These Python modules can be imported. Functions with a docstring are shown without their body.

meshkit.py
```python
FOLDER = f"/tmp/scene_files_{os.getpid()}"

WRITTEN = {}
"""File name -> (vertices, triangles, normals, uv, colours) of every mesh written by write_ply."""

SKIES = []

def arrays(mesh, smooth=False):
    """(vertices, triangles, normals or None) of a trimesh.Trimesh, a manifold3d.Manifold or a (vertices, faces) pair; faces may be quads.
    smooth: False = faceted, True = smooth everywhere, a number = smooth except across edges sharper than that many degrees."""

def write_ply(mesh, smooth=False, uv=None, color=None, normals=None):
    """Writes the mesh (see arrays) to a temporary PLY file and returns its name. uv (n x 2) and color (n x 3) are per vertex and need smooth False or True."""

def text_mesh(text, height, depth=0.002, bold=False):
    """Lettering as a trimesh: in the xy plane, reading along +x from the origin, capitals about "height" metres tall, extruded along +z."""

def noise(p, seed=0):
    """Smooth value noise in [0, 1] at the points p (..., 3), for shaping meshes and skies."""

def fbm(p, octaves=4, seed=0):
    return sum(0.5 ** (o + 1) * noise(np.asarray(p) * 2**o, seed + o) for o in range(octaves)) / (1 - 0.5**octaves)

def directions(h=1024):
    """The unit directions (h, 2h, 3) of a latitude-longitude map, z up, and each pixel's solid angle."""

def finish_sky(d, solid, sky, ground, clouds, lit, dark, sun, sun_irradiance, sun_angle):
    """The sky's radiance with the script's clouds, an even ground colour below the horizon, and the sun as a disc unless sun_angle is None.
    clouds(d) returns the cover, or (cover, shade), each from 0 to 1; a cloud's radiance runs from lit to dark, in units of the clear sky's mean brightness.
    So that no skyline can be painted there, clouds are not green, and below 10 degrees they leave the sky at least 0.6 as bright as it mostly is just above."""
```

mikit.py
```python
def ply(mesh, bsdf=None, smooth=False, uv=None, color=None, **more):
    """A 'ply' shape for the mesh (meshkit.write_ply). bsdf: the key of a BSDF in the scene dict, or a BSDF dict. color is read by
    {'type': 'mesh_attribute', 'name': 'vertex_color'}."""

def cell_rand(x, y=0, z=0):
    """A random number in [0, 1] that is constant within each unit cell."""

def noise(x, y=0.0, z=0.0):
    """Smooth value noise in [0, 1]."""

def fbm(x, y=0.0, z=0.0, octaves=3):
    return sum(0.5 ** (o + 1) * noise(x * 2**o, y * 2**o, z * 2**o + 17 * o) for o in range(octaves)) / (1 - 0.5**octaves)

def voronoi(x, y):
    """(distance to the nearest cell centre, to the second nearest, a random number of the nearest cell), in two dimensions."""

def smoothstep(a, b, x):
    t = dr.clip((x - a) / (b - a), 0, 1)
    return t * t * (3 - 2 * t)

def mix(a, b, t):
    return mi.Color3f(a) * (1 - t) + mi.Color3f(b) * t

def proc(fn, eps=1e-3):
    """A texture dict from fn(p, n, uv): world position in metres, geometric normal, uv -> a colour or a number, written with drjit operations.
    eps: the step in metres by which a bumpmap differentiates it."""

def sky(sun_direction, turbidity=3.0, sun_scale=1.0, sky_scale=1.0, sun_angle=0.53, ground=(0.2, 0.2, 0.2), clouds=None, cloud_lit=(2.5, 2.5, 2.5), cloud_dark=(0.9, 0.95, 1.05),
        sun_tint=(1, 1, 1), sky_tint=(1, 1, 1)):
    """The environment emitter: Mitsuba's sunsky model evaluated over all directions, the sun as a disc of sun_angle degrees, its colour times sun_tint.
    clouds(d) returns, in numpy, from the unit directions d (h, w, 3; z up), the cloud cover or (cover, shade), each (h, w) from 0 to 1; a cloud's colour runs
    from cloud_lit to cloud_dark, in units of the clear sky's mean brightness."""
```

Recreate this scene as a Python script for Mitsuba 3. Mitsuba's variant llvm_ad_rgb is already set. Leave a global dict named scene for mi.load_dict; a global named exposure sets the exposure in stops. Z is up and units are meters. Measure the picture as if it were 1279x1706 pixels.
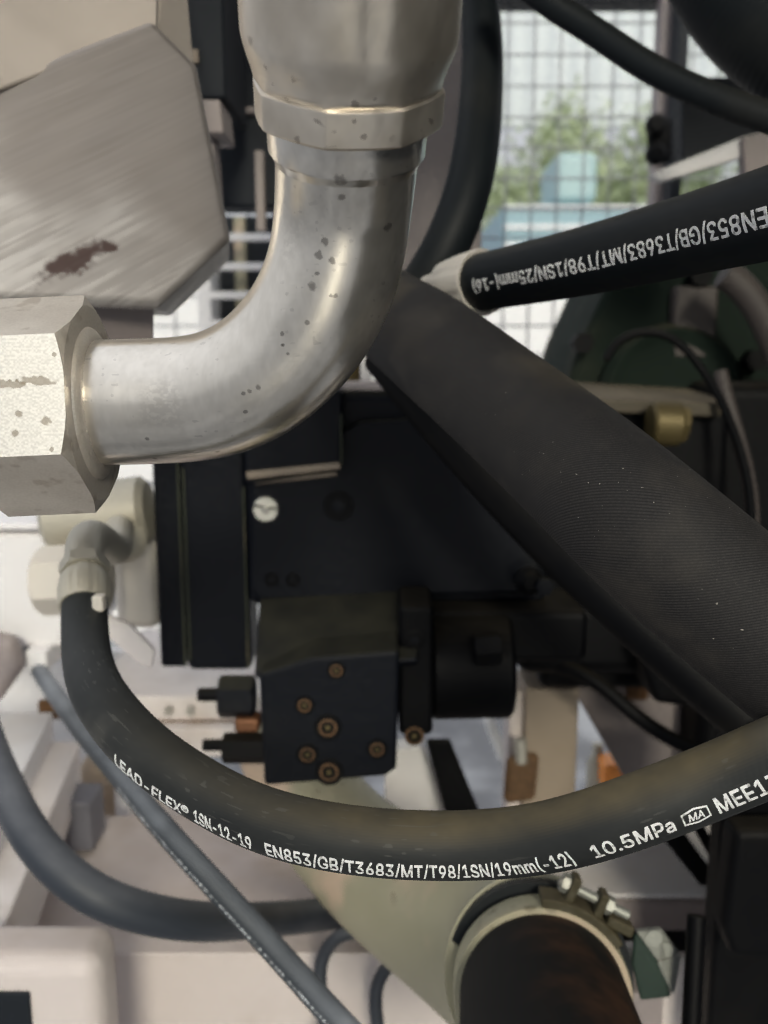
import math, random
import numpy as np, trimesh, drjit as dr, mitsuba as mi, mikit, meshkit
import manifold3d as m3
from scipy.interpolate import CubicSpline
from mikit import proc, noise, fbm, voronoi, cell_rand, smoothstep, mix, ply
random.seed(7); RNG = np.random.default_rng(7)
T = mi.ScalarTransform4f
scene, labels = {}, {}

# ------------------------------------------------------------------ camera, sky, exposure
CAM = np.array([0.0, 0.0, 1.45]); PITCH = math.radians(10.0); FPX = 1544.0
cp, sp = math.cos(PITCH), math.sin(PITCH)
R_, F_, U_ = np.array([1.0, 0, 0]), np.array([0, cp, -sp]), np.array([0, sp, cp])
scene['camera'] = {'type': 'thinlens', 'fov': 2 * math.degrees(math.atan(639.5 / FPX)), 'fov_axis': 'x', 'aperture_radius': 0.0018,
                   'focus_distance': 0.365, 'near_clip': 0.02, 'far_clip': 400.0,
                   'to_world': T().look_at(origin=CAM.tolist(), target=(CAM + F_).tolist(), up=U_.tolist())}
scene['sky'] = mikit.sky((0.13, -0.91, 0.38), turbidity=3, sun_scale=0.24, sky_scale=1.0, sun_angle=11, sun_tint=(0.76, 0.95, 1.30),
                         clouds=lambda d: (1.0, np.clip(1 - d[..., 2], 0, 1) ** 0.8), cloud_lit=(1.7, 1.75, 1.85), cloud_dark=(0.80, 0.83, 0.88))   # an overcast sky, brightest overhead
exposure = 3.1


def at(px, py, d):
    "the point that stands d metres in front of the camera"
    return CAM + d * (F_ + (px - 639.5) / FPX * R_ - (py - 853.0) / FPX * U_)


def aty(px, py, Y):
    "the point on the upright plane y = Y"
    b = (py - 853.0) / FPX
    t = Y / (cp - b * sp)
    return CAM + t * (F_ + (px - 639.5) / FPX * R_ - b * U_)


def atz(px, py, z):
    "the point on the level plane at height z"
    v = F_ + (px - 639.5) / FPX * R_ - (py - 853.0) / FPX * U_
    return CAM + v * (z - CAM[2]) / v[2]


def pix(P):
    v = np.asarray(P) - CAM
    d = v @ F_
    return np.stack([639.5 + FPX * (v @ R_) / d, 853 - FPX * (v @ U_) / d], -1)


# ------------------------------------------------------------------ scene helpers
def numbered(name):
    key, k = name, 0
    while key in scene or key in labels or any(x.startswith(key + '__') for x in scene):
        k += 1
        key = f'{name}_{k:03d}'
    return key


def thing(name, label, cat, group=None):
    key = numbered(name)
    labels[key] = {'label': label, 'category': cat}
    if group: labels[key]['group'] = group
    return key


def obj(name, mesh, bsdf, parent=None, smooth=35, label=None, uv=None, kind=None):
    key = numbered(f'{parent}__{name}' if parent else name)
    scene[key] = ply(mesh, bsdf, smooth, uv=uv)
    if label or kind: labels[key] = {}
    if label: labels[key]['label'] = label
    if kind: labels[key]['kind'] = kind
    return key


def struct(name, mesh, bsdf, label, smooth=False):
    key = obj(name, mesh, bsdf, None, smooth)
    labels[key] = {'label': label, 'kind': 'structure', 'category': name.replace('_', ' ')}
    return key


# ------------------------------------------------------------------ mesh helpers
BALL = np.array(trimesh.creation.icosphere(2).vertices)


def hull(points, r=0.0):
    P = np.asarray(points, float)
    if r > 0: P = (P[:, None] + r * BALL[None]).reshape(-1, 3)
    return trimesh.convex.convex_hull(P)


def box(lo, hi, r=0.002):
    lo, hi = np.minimum(lo, hi), np.maximum(lo, hi)
    r = min(r, 0.45 * (hi - lo).min())
    c = [[x, y, z] for x in (lo[0] + r, hi[0] - r) for y in (lo[1] + r, hi[1] - r) for z in (lo[2] + r, hi[2] - r)]
    return hull(c, r)


def pbox(x0, y0, x1, y1, Y, dy, r=0.003):
    "an upright box whose front face covers these pixels on the plane y = Y"
    a, b = aty(x0, (y0 + y1) / 2, Y), aty(x1, (y0 + y1) / 2, Y)
    t, u = aty((x0 + x1) / 2, y0, Y), aty((x0 + x1) / 2, y1, Y)
    return box([a[0], Y, u[2]], [b[0], Y + dy, t[2]], r)


def prism(pts, back, r=0.003):
    "convex prism: the front outline moved by 'back', edges rounded"
    P = np.asarray(pts, float)
    c = P.mean(0)
    L = np.linalg.norm(P - c, axis=1, keepdims=True)
    Q = P + (c - P) * np.minimum(0.9, r * 1.3 / L)
    bk = np.asarray(back, float)
    u = bk / np.linalg.norm(bk)
    return hull(np.vstack([Q + u * r, Q + bk - u * r]), r)


def yprism(pixels, Y, dy, r=0.003):
    return prism([aty(x, y, Y) for x, y in pixels], [0, dy, 0], r)


def frame_of(axis, ref=(0, 0, 1)):
    a = np.asarray(axis, float) / np.linalg.norm(axis)
    x = np.cross(ref, a)
    if np.linalg.norm(x) < 1e-3: x = np.cross([1, 0, 0.1], a)
    x /= np.linalg.norm(x)
    return x, np.cross(a, x), a


def lathe(profile, p0, axis, n=56, fn=None):
    "profile: (height along axis, radius) pairs, from one end to the other"
    x, y, a = frame_of(axis)
    th = np.arange(n) * 2 * np.pi / n
    rows = []
    for h, r in profile:
        rr = r if fn is None else fn(h, r, th)
        rows.append(p0 + h * a + np.outer(rr * np.cos(th), x) + np.outer(rr * np.sin(th), y))
    V = np.vstack(rows)
    k = len(profile)
    i, j = np.meshgrid(np.arange(k - 1), np.arange(n), indexing='ij')
    q = np.stack([i * n + j, i * n + (j + 1) % n, (i + 1) * n + (j + 1) % n, (i + 1) * n + j], -1).reshape(-1, 4)
    f = np.vstack([q[:, [0, 1, 2]], q[:, [0, 2, 3]]])
    V = np.vstack([V, p0 + profile[0][0] * a, p0 + profile[-1][0] * a])
    jj = np.arange(n)
    f = np.vstack([f, np.stack([jj * 0 + k * n, (jj + 1) % n, jj], 1), np.stack([jj * 0 + k * n + 1, (k - 1) * n + jj, (k - 1) * n + (jj + 1) % n], 1)])
    return trimesh.Trimesh(V, f, process=False)


def cyl(p0, p1, r, c=0.0006, n=40):
    p0, p1 = np.asarray(p0, float), np.asarray(p1, float)
    L = np.linalg.norm(p1 - p0)
    c = min(c, r * .4, L * .4)
    return lathe([(0, r - c), (c, r), (L - c, r), (L, r - c)], p0, p1 - p0, n)


def hexnut(p0, axis, r, L, c=0.12, spin=0.0, ref=(0, 0, 1), face=None):
    "hexagon of corner radius r, ends chamfered by a cone"
    x, y, a = frame_of(axis, ref)
    if face is not None:
        x = np.asarray(face, float) - a * (np.asarray(face, float) @ a)
        x /= np.linalg.norm(x)
        y, spin = np.cross(a, x), np.pi / 6
    th = np.arange(6) * np.pi / 3 + spin
    body = m3.Manifold.extrude(m3.CrossSection([np.stack([r * np.cos(th), r * np.sin(th)], 1)]), L)
    ri = r * 0.885
    k = c * r
    cone = m3.Manifold.revolve(m3.CrossSection([np.array([[0, 0], [ri, 0], [r * 1.005, k], [r * 1.005, L - k], [ri, L], [0, L]])]), 96)
    m = (body ^ cone).to_mesh()
    V = np.array(m.vert_properties[:, :3])
    return trimesh.Trimesh(p0 + V[:, :1] * x + V[:, 1:2] * y + V[:, 2:] * a, np.array(m.tri_verts), process=False)


class Path:
    "a smooth curve through points"

    def __init__(self, pts, n=220):
        P = np.asarray(pts, float)
        s = np.r_[0, np.cumsum(np.linalg.norm(np.diff(P, axis=0), axis=1))]
        u = np.linspace(0, s[-1], n)
        self.P = CubicSpline(s, P)(u)
        self.u = u / s[-1]
        self.knots = s / s[-1]
        self.s = np.r_[0, np.cumsum(np.linalg.norm(np.diff(self.P, axis=0), axis=1))]
        t = np.gradient(self.P, axis=0)
        self.t = t / np.linalg.norm(t, axis=1, keepdims=True)

    def frames(self):
        N = [CAM - self.P[0]]
        for k, t in enumerate(self.t):
            v = N[-1] - t * (N[-1] @ t)
            N.append(v / np.linalg.norm(v))
        N = -np.array(N[1:])     # the seam lies on the far side
        return N, np.cross(self.t, N)


def tube(path, r, sides=72, ribs=None):
    "(mesh, uv): uv is metres along and metres around; ends capped"
    N, B = path.frames()
    n = len(path.P)
    r = np.full(n, r) if np.isscalar(r) else np.interp(path.u, path.knots, r)
    if ribs: r = r + ribs[1] * np.abs(np.sin(np.pi * path.s / ribs[0])) ** 0.7
    th = np.linspace(0, 2 * np.pi, sides + 1)
    V = path.P[:, None] + r[:, None, None] * (np.cos(th)[None, :, None] * N[:, None] + np.sin(th)[None, :, None] * B[:, None])
    uv = np.stack([np.broadcast_to(path.s[:, None], (n, sides + 1)), r.mean() * np.broadcast_to(th[None], (n, sides + 1))], -1)
    V, uv = V.reshape(-1, 3), uv.reshape(-1, 2)
    i, j = np.meshgrid(np.arange(n - 1), np.arange(sides), indexing='ij')
    k = sides + 1
    q = np.stack([i * k + j, (i + 1) * k + j, (i + 1) * k + j + 1, i * k + j + 1], -1).reshape(-1, 4)
    f = np.vstack([q[:, [0, 2, 1]], q[:, [0, 3, 2]]])
    for e, row in ((0, 0), (1, n - 1)):
        c = len(V)
        ring = V[row * k: row * k + k]
        V = np.vstack([V, ring, path.P[row][None]])
        uv = np.vstack([uv, uv[row * k: row * k + k], [uv[row * k]]])
        jj = np.arange(sides)
        tri = np.stack([c + jj, c + jj + 1, jj * 0 + c + k], 1)
        f = np.vstack([f, tri if e == 0 else tri[:, ::-1]])
    m = trimesh.Trimesh(V, f, process=False)
    mid = len(q) // 2
    fc = V[q[mid]].mean(0)
    c0 = path.P[(mid // sides)]
    a, b, c = V[f[mid]]
    if np.cross(b - a, c - a) @ (fc - c0) < 0: m = trimesh.Trimesh(V, f[:, ::-1], process=False)
    return m, uv


def hose(key, path, r, bsdf, name='tube', sides=72, ribs=None):
    m, uv = tube(path, r, sides, ribs)
    return obj(name, m, bsdf, key, True, uv=uv)


def simple_tube(pts, r, n=80, sides=24):
    return tube(Path(pts, n), r, sides)[0]


def wrap(mesh, path, r, px0, px1, th0, th1, height, flip=False, lift=0.00012):
    "lays flat lettering (x along, y up, capitals 'height' tall) on the hose between two pixels of its centre line; th: degrees below its middle"
    m = mesh.copy()
    v_, f_ = trimesh.remesh.subdivide_to_size(m.vertices, m.faces, .0011, max_iter=12)
    m = trimesh.Trimesh(v_, f_, process=False)
    V = np.array(m.vertices)
    pp = pix(path.P)
    s0, s1 = (path.s[np.argmin(np.linalg.norm(pp - np.array(q), axis=1))] for q in (px0, px1))
    x0, x1 = V[:, 0].min(), V[:, 0].max()
    k = (V[:, 0] - x0) / (x1 - x0)
    s = s0 + (s1 - s0) * k
    P = np.stack([np.interp(s, path.s, path.P[:, c]) for c in range(3)], 1)
    t = np.stack([np.interp(s, path.s, path.t[:, c]) for c in range(3)], 1)
    v = CAM - P
    v -= t * (v * t).sum(1, keepdims=True)
    v /= np.linalg.norm(v, axis=1, keepdims=True)
    D = np.cross(t, v)
    D *= np.where((D @ U_) > 0, -1, 1)[:, None]
    y = (V[:, 1] - height / 2) / r * (1 if flip else -1)
    th = np.radians(th0 + (th1 - th0) * k) + y
    rad = r + np.where(V[:, 2] > V[:, 2].mean(), lift, -lift)
    W = P + rad[:, None] * (np.cos(th)[:, None] * v + np.sin(th)[:, None] * D)
    f = np.array(m.faces)
    return trimesh.Trimesh(W, f, process=False)


# ------------------------------------------------------------------ materials
def bsdf(name, color, rough=0.5, metal=0.0, spec=0.5, bump=None, depth=1.0, **more):
    d = {'type': 'principled', 'base_color': color if isinstance(color, dict) else {'type': 'rgb', 'value': list(color)},
         'roughness': rough, 'metallic': metal, 'specular': spec, **more}
    if bump is not None: d = {'type': 'bumpmap', 'arbitrary': bump, 'scale': depth, 'bsdf': d}
    scene[name] = {'type': 'twosided', 'bsdf': d}


def dusty(base, dust, amount=0.8, freq=60.0, lo=0.25, hi=0.95, speck=0.25):
    "paint with dust lying on what faces up, and a little of it in uneven patches"
    def f(p, n, uv):
        k = fbm(p.x * freq, p.y * freq, p.z * freq, 3)
        up = smoothstep(lo, hi, n.z) * (0.35 + 0.9 * k) * amount
        pat = smoothstep(0.5, 0.85, fbm(p.x * freq * .3 + 9, p.y * freq * .3, p.z * freq * .3, 4)) * speck
        return mix(base, dust, dr.clip(up + pat, 0, 1))
    return proc(f)


SPOTS_ELBOW, SPOTS_NUT = [], []      # filled once those shapes exist: (point, radius)


def steel_color(p, n, uv):
    k = 0.6 * fbm(p.x * 60, p.y * 60, p.z * 60, 4) + 0.4 * fbm(p.x * 500, p.y * 500, p.z * 160, 3)
    c = mix((0.69, 0.645, 0.57), (0.83, 0.78, 0.70), smoothstep(0.25, 0.75, k))
    g = fbm(p.x * 700, p.y * 700, p.z * 700, 2)
    c = mix(c, (0.44, 0.40, 0.35), 0.45 * smoothstep(0.55, 0.85, fbm(p.x * 35 + 3, p.y * 35, p.z * 35 + 8, 3)) * smoothstep(0.3, 0.6, g))
    sp_ = smoothstep(0.80, 0.86, noise(p.x * 520, p.y * 520, p.z * 520)) * smoothstep(0.52, 0.62, noise(p.x * 60 + 5, p.y * 60, p.z * 60))
    c = mix(c, (0.20, 0.17, 0.14), 0.2 * sp_)
    for q, r in SPOTS_ELBOW:
        d = dr.sqrt(dr.square(p.x - q[0]) + dr.square(p.y - q[1]) + dr.square(p.z - q[2])) / r + (noise(p.x * 900, p.y * 900, p.z * 900) - 0.5) * 0.8
        c = mix(c, (0.13, 0.11, 0.09), 0.62 * (1 - smoothstep(0.6, 1.25, d)))
    return c


def steel_rough(p, n, uv):
    return 0.19 + 0.07 * fbm(p.x * 400, p.y * 400, p.z * 200, 3)


def nut_color(p, n, uv):
    k = fbm(p.x * 50, p.y * 50, p.z * 50, 3)
    g = noise(p.x * 1500, p.y * 1500, p.z * 1500)
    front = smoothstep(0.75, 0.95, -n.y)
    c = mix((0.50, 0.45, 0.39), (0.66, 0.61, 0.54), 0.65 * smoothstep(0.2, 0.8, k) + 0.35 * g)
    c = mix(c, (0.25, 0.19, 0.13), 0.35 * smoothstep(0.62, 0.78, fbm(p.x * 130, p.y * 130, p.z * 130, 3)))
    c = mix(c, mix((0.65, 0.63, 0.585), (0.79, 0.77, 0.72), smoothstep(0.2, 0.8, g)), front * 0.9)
    for q, r in SPOTS_NUT:
        d = dr.sqrt(dr.square((p.x - q[0]) / q[3]) + dr.square(p.y - q[1]) + dr.square(p.z - q[2])) / r + (noise(p.x * 800, p.y * 800, p.z * 800) - 0.5) * 0.9
        c = mix(c, (0.22, 0.18, 0.13), 0.7 * (1 - smoothstep(0.7, 1.2, d)))
    return c


bsdf('steel', proc(steel_color), proc(steel_rough), 0.92, bump=proc(lambda p, n, uv: fbm(p.x * 250, p.y * 250, p.z * 1400, 3), eps=1.5e-4), depth=0.00004)
bsdf('ferrule_steel', proc(lambda p, n, uv: mix(mix((0.64, 0.57, 0.475), (0.82, 0.745, 0.64), smoothstep(0.3, 0.7, fbm(p.x * 70, p.y * 70, p.z * 40, 4))), (0.26, 0.21, 0.16), 0.6 * smoothstep(0.78, 0.84, noise(p.x * 330, p.y * 330, p.z * 260)) * smoothstep(0.55, 0.65, noise(p.x * 50 + 5, p.y * 50, p.z * 50)))),
     proc(lambda p, n, uv: 0.27 + 0.16 * fbm(p.x * 100, p.y * 100, p.z * 100, 2)), 0.9, bump=proc(lambda p, n, uv: fbm(p.x * 300, p.y * 300, p.z * 100, 2), eps=2e-4), depth=0.00018)
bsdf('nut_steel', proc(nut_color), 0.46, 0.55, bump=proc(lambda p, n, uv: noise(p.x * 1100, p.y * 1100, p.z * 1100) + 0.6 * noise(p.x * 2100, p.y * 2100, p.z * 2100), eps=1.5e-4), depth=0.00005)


def rubber_color(p, n, uv):
    c = mix((0.0125, 0.0142, 0.0146), (0.022, 0.0235, 0.023), fbm(p.x * 60, p.y * 60, p.z * 60, 3))
    dirt = smoothstep(0.2, 0.95, n.z) * smoothstep(-0.16, 0.10, p.x) * (0.25 + 0.9 * fbm(p.x * 70, p.y * 70, p.z * 70, 4))
    c = mix(c, (0.115, 0.092, 0.05), dr.clip(dirt, 0, 0.85))
    c = mix(c, (0.07, 0.068, 0.06), 0.5 * smoothstep(0.6, 0.8, fbm(p.x * 22 + 3, p.y * 22, p.z * 22, 4)))
    scuff = smoothstep(0.80, 0.86, noise(uv.x * 160, uv.y * 900, 2.0)) * smoothstep(0.5, 0.7, noise(p.x * 40, p.y * 40, p.z * 40))
    return mix(c, (0.09, 0.088, 0.08), 0.35 * scuff)


rub = proc(rubber_color)
bsdf('rubber', rub, 0.6, 0, 0.3, bump=proc(lambda p, n, uv: 0.5 + 0.5 * dr.sin((uv.x * 1.0 + uv.y * 0.35) * 2 * math.pi / 0.0028) + 0.8 * noise(p.x * 900, p.y * 900, p.z * 900), eps=2e-4), depth=0.00004)
bsdf('rubber_blue', dusty((0.026, 0.032, 0.043), (0.17, 0.175, 0.19), 0.5, 60, 0.3, 1.0, 0.15), 0.55, 0, 0.5)
bsdf('rubber_pale', dusty((0.030, 0.036, 0.043), (0.26, 0.28, 0.31), 0.45, 40, 0.2, 1.0, 0.5), 0.6, 0, 0.4)
bsdf('black_rubber', dusty((0.006, 0.0085, 0.0105), (0.05, 0.045, 0.035), 0.5, 40, 0.4, 1.0, 0.22), 0.55, 0, 0.2)


def fabric_color(p, n, uv):
    w = 0.5 + 0.5 * dr.sin((uv.x * 0.78 + uv.y * 0.62) * 2 * math.pi / 0.00105)
    c = mix((0.009, 0.0088, 0.009), (0.027, 0.0245, 0.024), w * (0.3 + 0.9 * noise(p.x * 1500, p.y * 1500, p.z * 1500)))
    d = smoothstep(0.45, 0.8, fbm(p.x * 45, p.y * 45, p.z * 45, 4))
    c = mix(c, (0.06, 0.052, 0.042), 0.25 * d)
    c = mix(c, (0.08, 0.065, 0.04), 0.3 * smoothstep(0.55, 0.75, fbm(p.x * 25 + 4, p.y * 25, p.z * 25, 2)) * smoothstep(0.1, 0.9, n.z))
    f = 0.6 * smoothstep(0.94, 0.97, noise(p.x * 800, p.y * 800, p.z * 800)) * smoothstep(0.45, 0.7, noise(p.x * 40, p.y * 40, p.z * 40))
    return mix(c, (0.5, 0.46, 0.4), f)


bsdf('fabric_rubber', proc(fabric_color), 0.72, 0, 0.3, bump=proc(lambda p, n, uv: 0.5 + 0.5 * dr.sin((uv.x * 0.78 + uv.y * 0.62) * 2 * math.pi / 0.00105) + 0.5 * noise(p.x * 1300, p.y * 1300, p.z * 1300), eps=1.2e-4), depth=0.00006)
bsdf('print_white', proc(lambda p, n, uv: mix((0.30, 0.30, 0.29), (0.72, 0.72, 0.71), smoothstep(0.12, 0.40, noise(p.x * 700, p.y * 700, p.z * 700)))), 0.7)
bsdf('print_grey', proc(lambda p, n, uv: mix((0.06, 0.07, 0.075), (0.6, 0.62, 0.64), smoothstep(0.35, 0.6, noise(p.x * 700, p.y * 700, p.z * 700)))), 0.7)
bsdf('pump_paint', dusty((0.0038, 0.0050, 0.0086), (0.042, 0.040, 0.027), 0.75, 45, 0.45, 1.0, 0.14), 0.5, 0, 0.15,
     bump=proc(lambda p, n, uv: fbm(p.x * 160, p.y * 160, p.z * 160, 3), eps=5e-4), depth=0.0005)
bsdf('pump_dark', dusty((0.0022, 0.0024, 0.0033), (0.04, 0.034, 0.024), 0.45, 45, 0.5, 1.0, 0.12), 0.55, 0, 0.12)
bsdf('engine_green', dusty((0.008, 0.015, 0.011), (0.085, 0.075, 0.05), 0.6, 30, 0.35, 1.0, 0.25), 0.7, 0, 0.12)
bsdf('frame_paint', dusty((0.76, 0.71, 0.69), (0.42, 0.34, 0.28), 0.25, 60, 0.4, 1.0, 0.4), 0.5, 0, 0.4)
bsdf('frame_white', dusty((0.74, 0.73, 0.74), (0.55, 0.47, 0.40), 0.25, 30, 0.5, 1.0, 0.25), 0.45, 0, 0.4)
bsdf('deck_paint', dusty((0.60, 0.54, 0.52), (0.40, 0.32, 0.26), 0.4, 40, 0.5, 1.0, 0.6), 0.55, 0, 0.4)
bsdf('slate_paint', (0.14, 0.14, 0.165), 0.5)
bsdf('post_beige', dusty((0.27, 0.22, 0.17), (0.22, 0.17, 0.12), 0.3, 30, 0.5, 1.0, 0.4), 0.6)
bsdf('shelf_dust', dusty((0.06, 0.05, 0.033), (0.14, 0.115, 0.08), 0.5, 40, 0.2, 1.0, 0.5), 0.7)
def olive_color(p, n, uv):
    c = mix((0.30, 0.285, 0.19), (0.36, 0.335, 0.235), fbm(p.x * 25, p.y * 25, p.z * 25, 3))
    c = mix(c, (0.56, 0.42, 0.31), 0.85 * smoothstep(0.42, 0.62, fbm(p.x * 14 + 2, p.y * 14, p.z * 14, 4)) * smoothstep(-0.5, 0.5, -n.x - 0.5 * n.z + 0.2))  # peach stains on left and lower sides, painting in a reflection
    return mix(c, (0.10, 0.08, 0.05), 0.6 * smoothstep(0.66, 0.76, noise(p.x * 130, p.y * 130, p.z * 90)) * smoothstep(0.5, 0.7, noise(p.x * 20, p.y * 20, p.z * 20)))


bsdf('olive_paint', proc(olive_color), 0.5, 0, 0.4)
bsdf('lug_dirt', dusty((0.05, 0.043, 0.023), (0.12, 0.098, 0.058), 0.6, 60, 0.2, 1.0, 0.6), 0.65, 0, 0.3, bump=proc(lambda p, n, uv: fbm(p.x * 130, p.y * 130, p.z * 130, 4), eps=5e-4), depth=0.003)
bsdf('fitting_cream', dusty((0.62, 0.58, 0.52), (0.60, 0.54, 0.45), 0.6, 40, 0.2, 1.0, 0.5), 0.5, 0.15)
bsdf('fitting_olive', dusty((0.48, 0.45, 0.37), (0.48, 0.43, 0.33), 0.6, 60, 0.2, 1.0, 0.4), 0.45, 0.4)
bsdf('rust_dark', proc(lambda p, n, uv: mix((0.03, 0.017, 0.009), (0.15, 0.08, 0.034), fbm(p.x * 300, p.y * 300, p.z * 300, 3))), 0.8)
bsdf('rust', proc(lambda p, n, uv: mix((0.05, 0.025, 0.012), (0.25, 0.125, 0.05), fbm(p.x * 300, p.y * 300, p.z * 300, 3))), 0.75, 0.2)
bsdf('sleeve_rubber', proc(lambda p, n, uv: mix((0.009, 0.0085, 0.0078), (0.046, 0.0225, 0.012), smoothstep(0.25, 0.75, fbm(p.x * 45, p.y * 45, p.z * 45, 5)) * smoothstep(0.085, 0.125, p.x + 0.03 * fbm(p.x * 90, p.y * 90, p.z * 90, 3)))), 0.75, 0, 0.25, bump=proc(lambda p, n, uv: fbm(p.x * 220, p.y * 220, p.z * 220, 3), eps=4e-4), depth=0.0008)
bsdf('brass', dusty((0.11, 0.085, 0.034), (0.13, 0.105, 0.06), 0.7, 50, 0.2, 1.0, 0.6), 0.5, 0.5)
bsdf('copper', (0.22, 0.10, 0.05), 0.5, 0.6)
bsdf('zinc', (0.80, 0.77, 0.68), 0.35, 0.6)
bsdf('zinc_dull', dusty((0.45, 0.44, 0.40), (0.45, 0.40, 0.33), 0.5, 80, 0.2, 1.0, 0.4), 0.45, 0.6)
bsdf('clip_zinc', dusty((0.30, 0.31, 0.28), (0.22, 0.19, 0.15), 0.3, 120, 0.3, 1.0, 0.6), 0.45, 0.4)
bsdf('green_band', (0.007, 0.024, 0.016), 0.6)
bsdf('edge_wear', dusty((0.035, 0.042, 0.024), (0.10, 0.085, 0.05), 0.6, 60, 0.0, 1.0, 0.9), 0.6)
bsdf('mauve_panel', dusty((0.26, 0.225, 0.22), (0.3, 0.25, 0.2), 0.3, 10, 0.5, 1.0, 0.2), 0.55)
bsdf('mauve_dark', dusty((0.05, 0.042, 0.04), (0.08, 0.068, 0.055), 0.4, 40, 0.3, 1.0, 0.4), 0.6)
bsdf('dark_panel', (0.011, 0.014, 0.019), 0.6, 0, 0.2)
bsdf('wire_steel', (0.26, 0.27, 0.30), 0.5, 0.3)
bsdf('hull_paint', proc(lambda p, n, uv: mix((0.42, 0.37, 0.325), (0.36, 0.315, 0.275), smoothstep(0.4, 0.8, fbm(p.x * 20, p.y * 20, p.z * 20, 3)))), 0.6)
HOPAX = None


def hopper_color(p, n, uv):
    a = p.x * 0.80 + p.z * 0.55 + p.y * 0.2
    b = -p.x * 0.55 + p.z * 0.80
    st = 0.55 * fbm(a * 5, b * 110, p.y * 20, 4) + 0.45 * noise(a * 25, b * 900, p.y * 20)
    c = mix((0.28, 0.25, 0.23), (0.34, 0.306, 0.284), smoothstep(0.1, 0.9, st))
    sheen_zone = 1 - smoothstep(-0.02, 0.045, p.z - HOP_Z + (p.x + 0.22) * 0.35 + (fbm(a * 30, b * 30, 0, 2) - 0.5) * 0.05)  # worn metal lightened at lower left, a sheen painted into the colour
    c = mix(c, (0.74, 0.71, 0.685), sheen_zone * (0.30 + 0.45 * smoothstep(0.35, 0.7, 0.7 * fbm(a * 22 + 7, b * 70, p.y * 30, 4) + 0.3 * noise(a * 40, b * 700, 3))))
    q = HOP_SPOT
    u, v = p.x - q[0], p.z - q[2]
    d = dr.sqrt(dr.square((u * 0.86 + v * 0.5) / 0.020) + dr.square((-u * 0.5 + v * 0.86) / 0.0062)) + (fbm(p.x * 160, p.y * 160, p.z * 160, 3) - 0.5) * 1.5
    return mix(c, (0.07, 0.035, 0.03), 0.92 * (1 - smoothstep(0.55, 1.25, d)))


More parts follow.
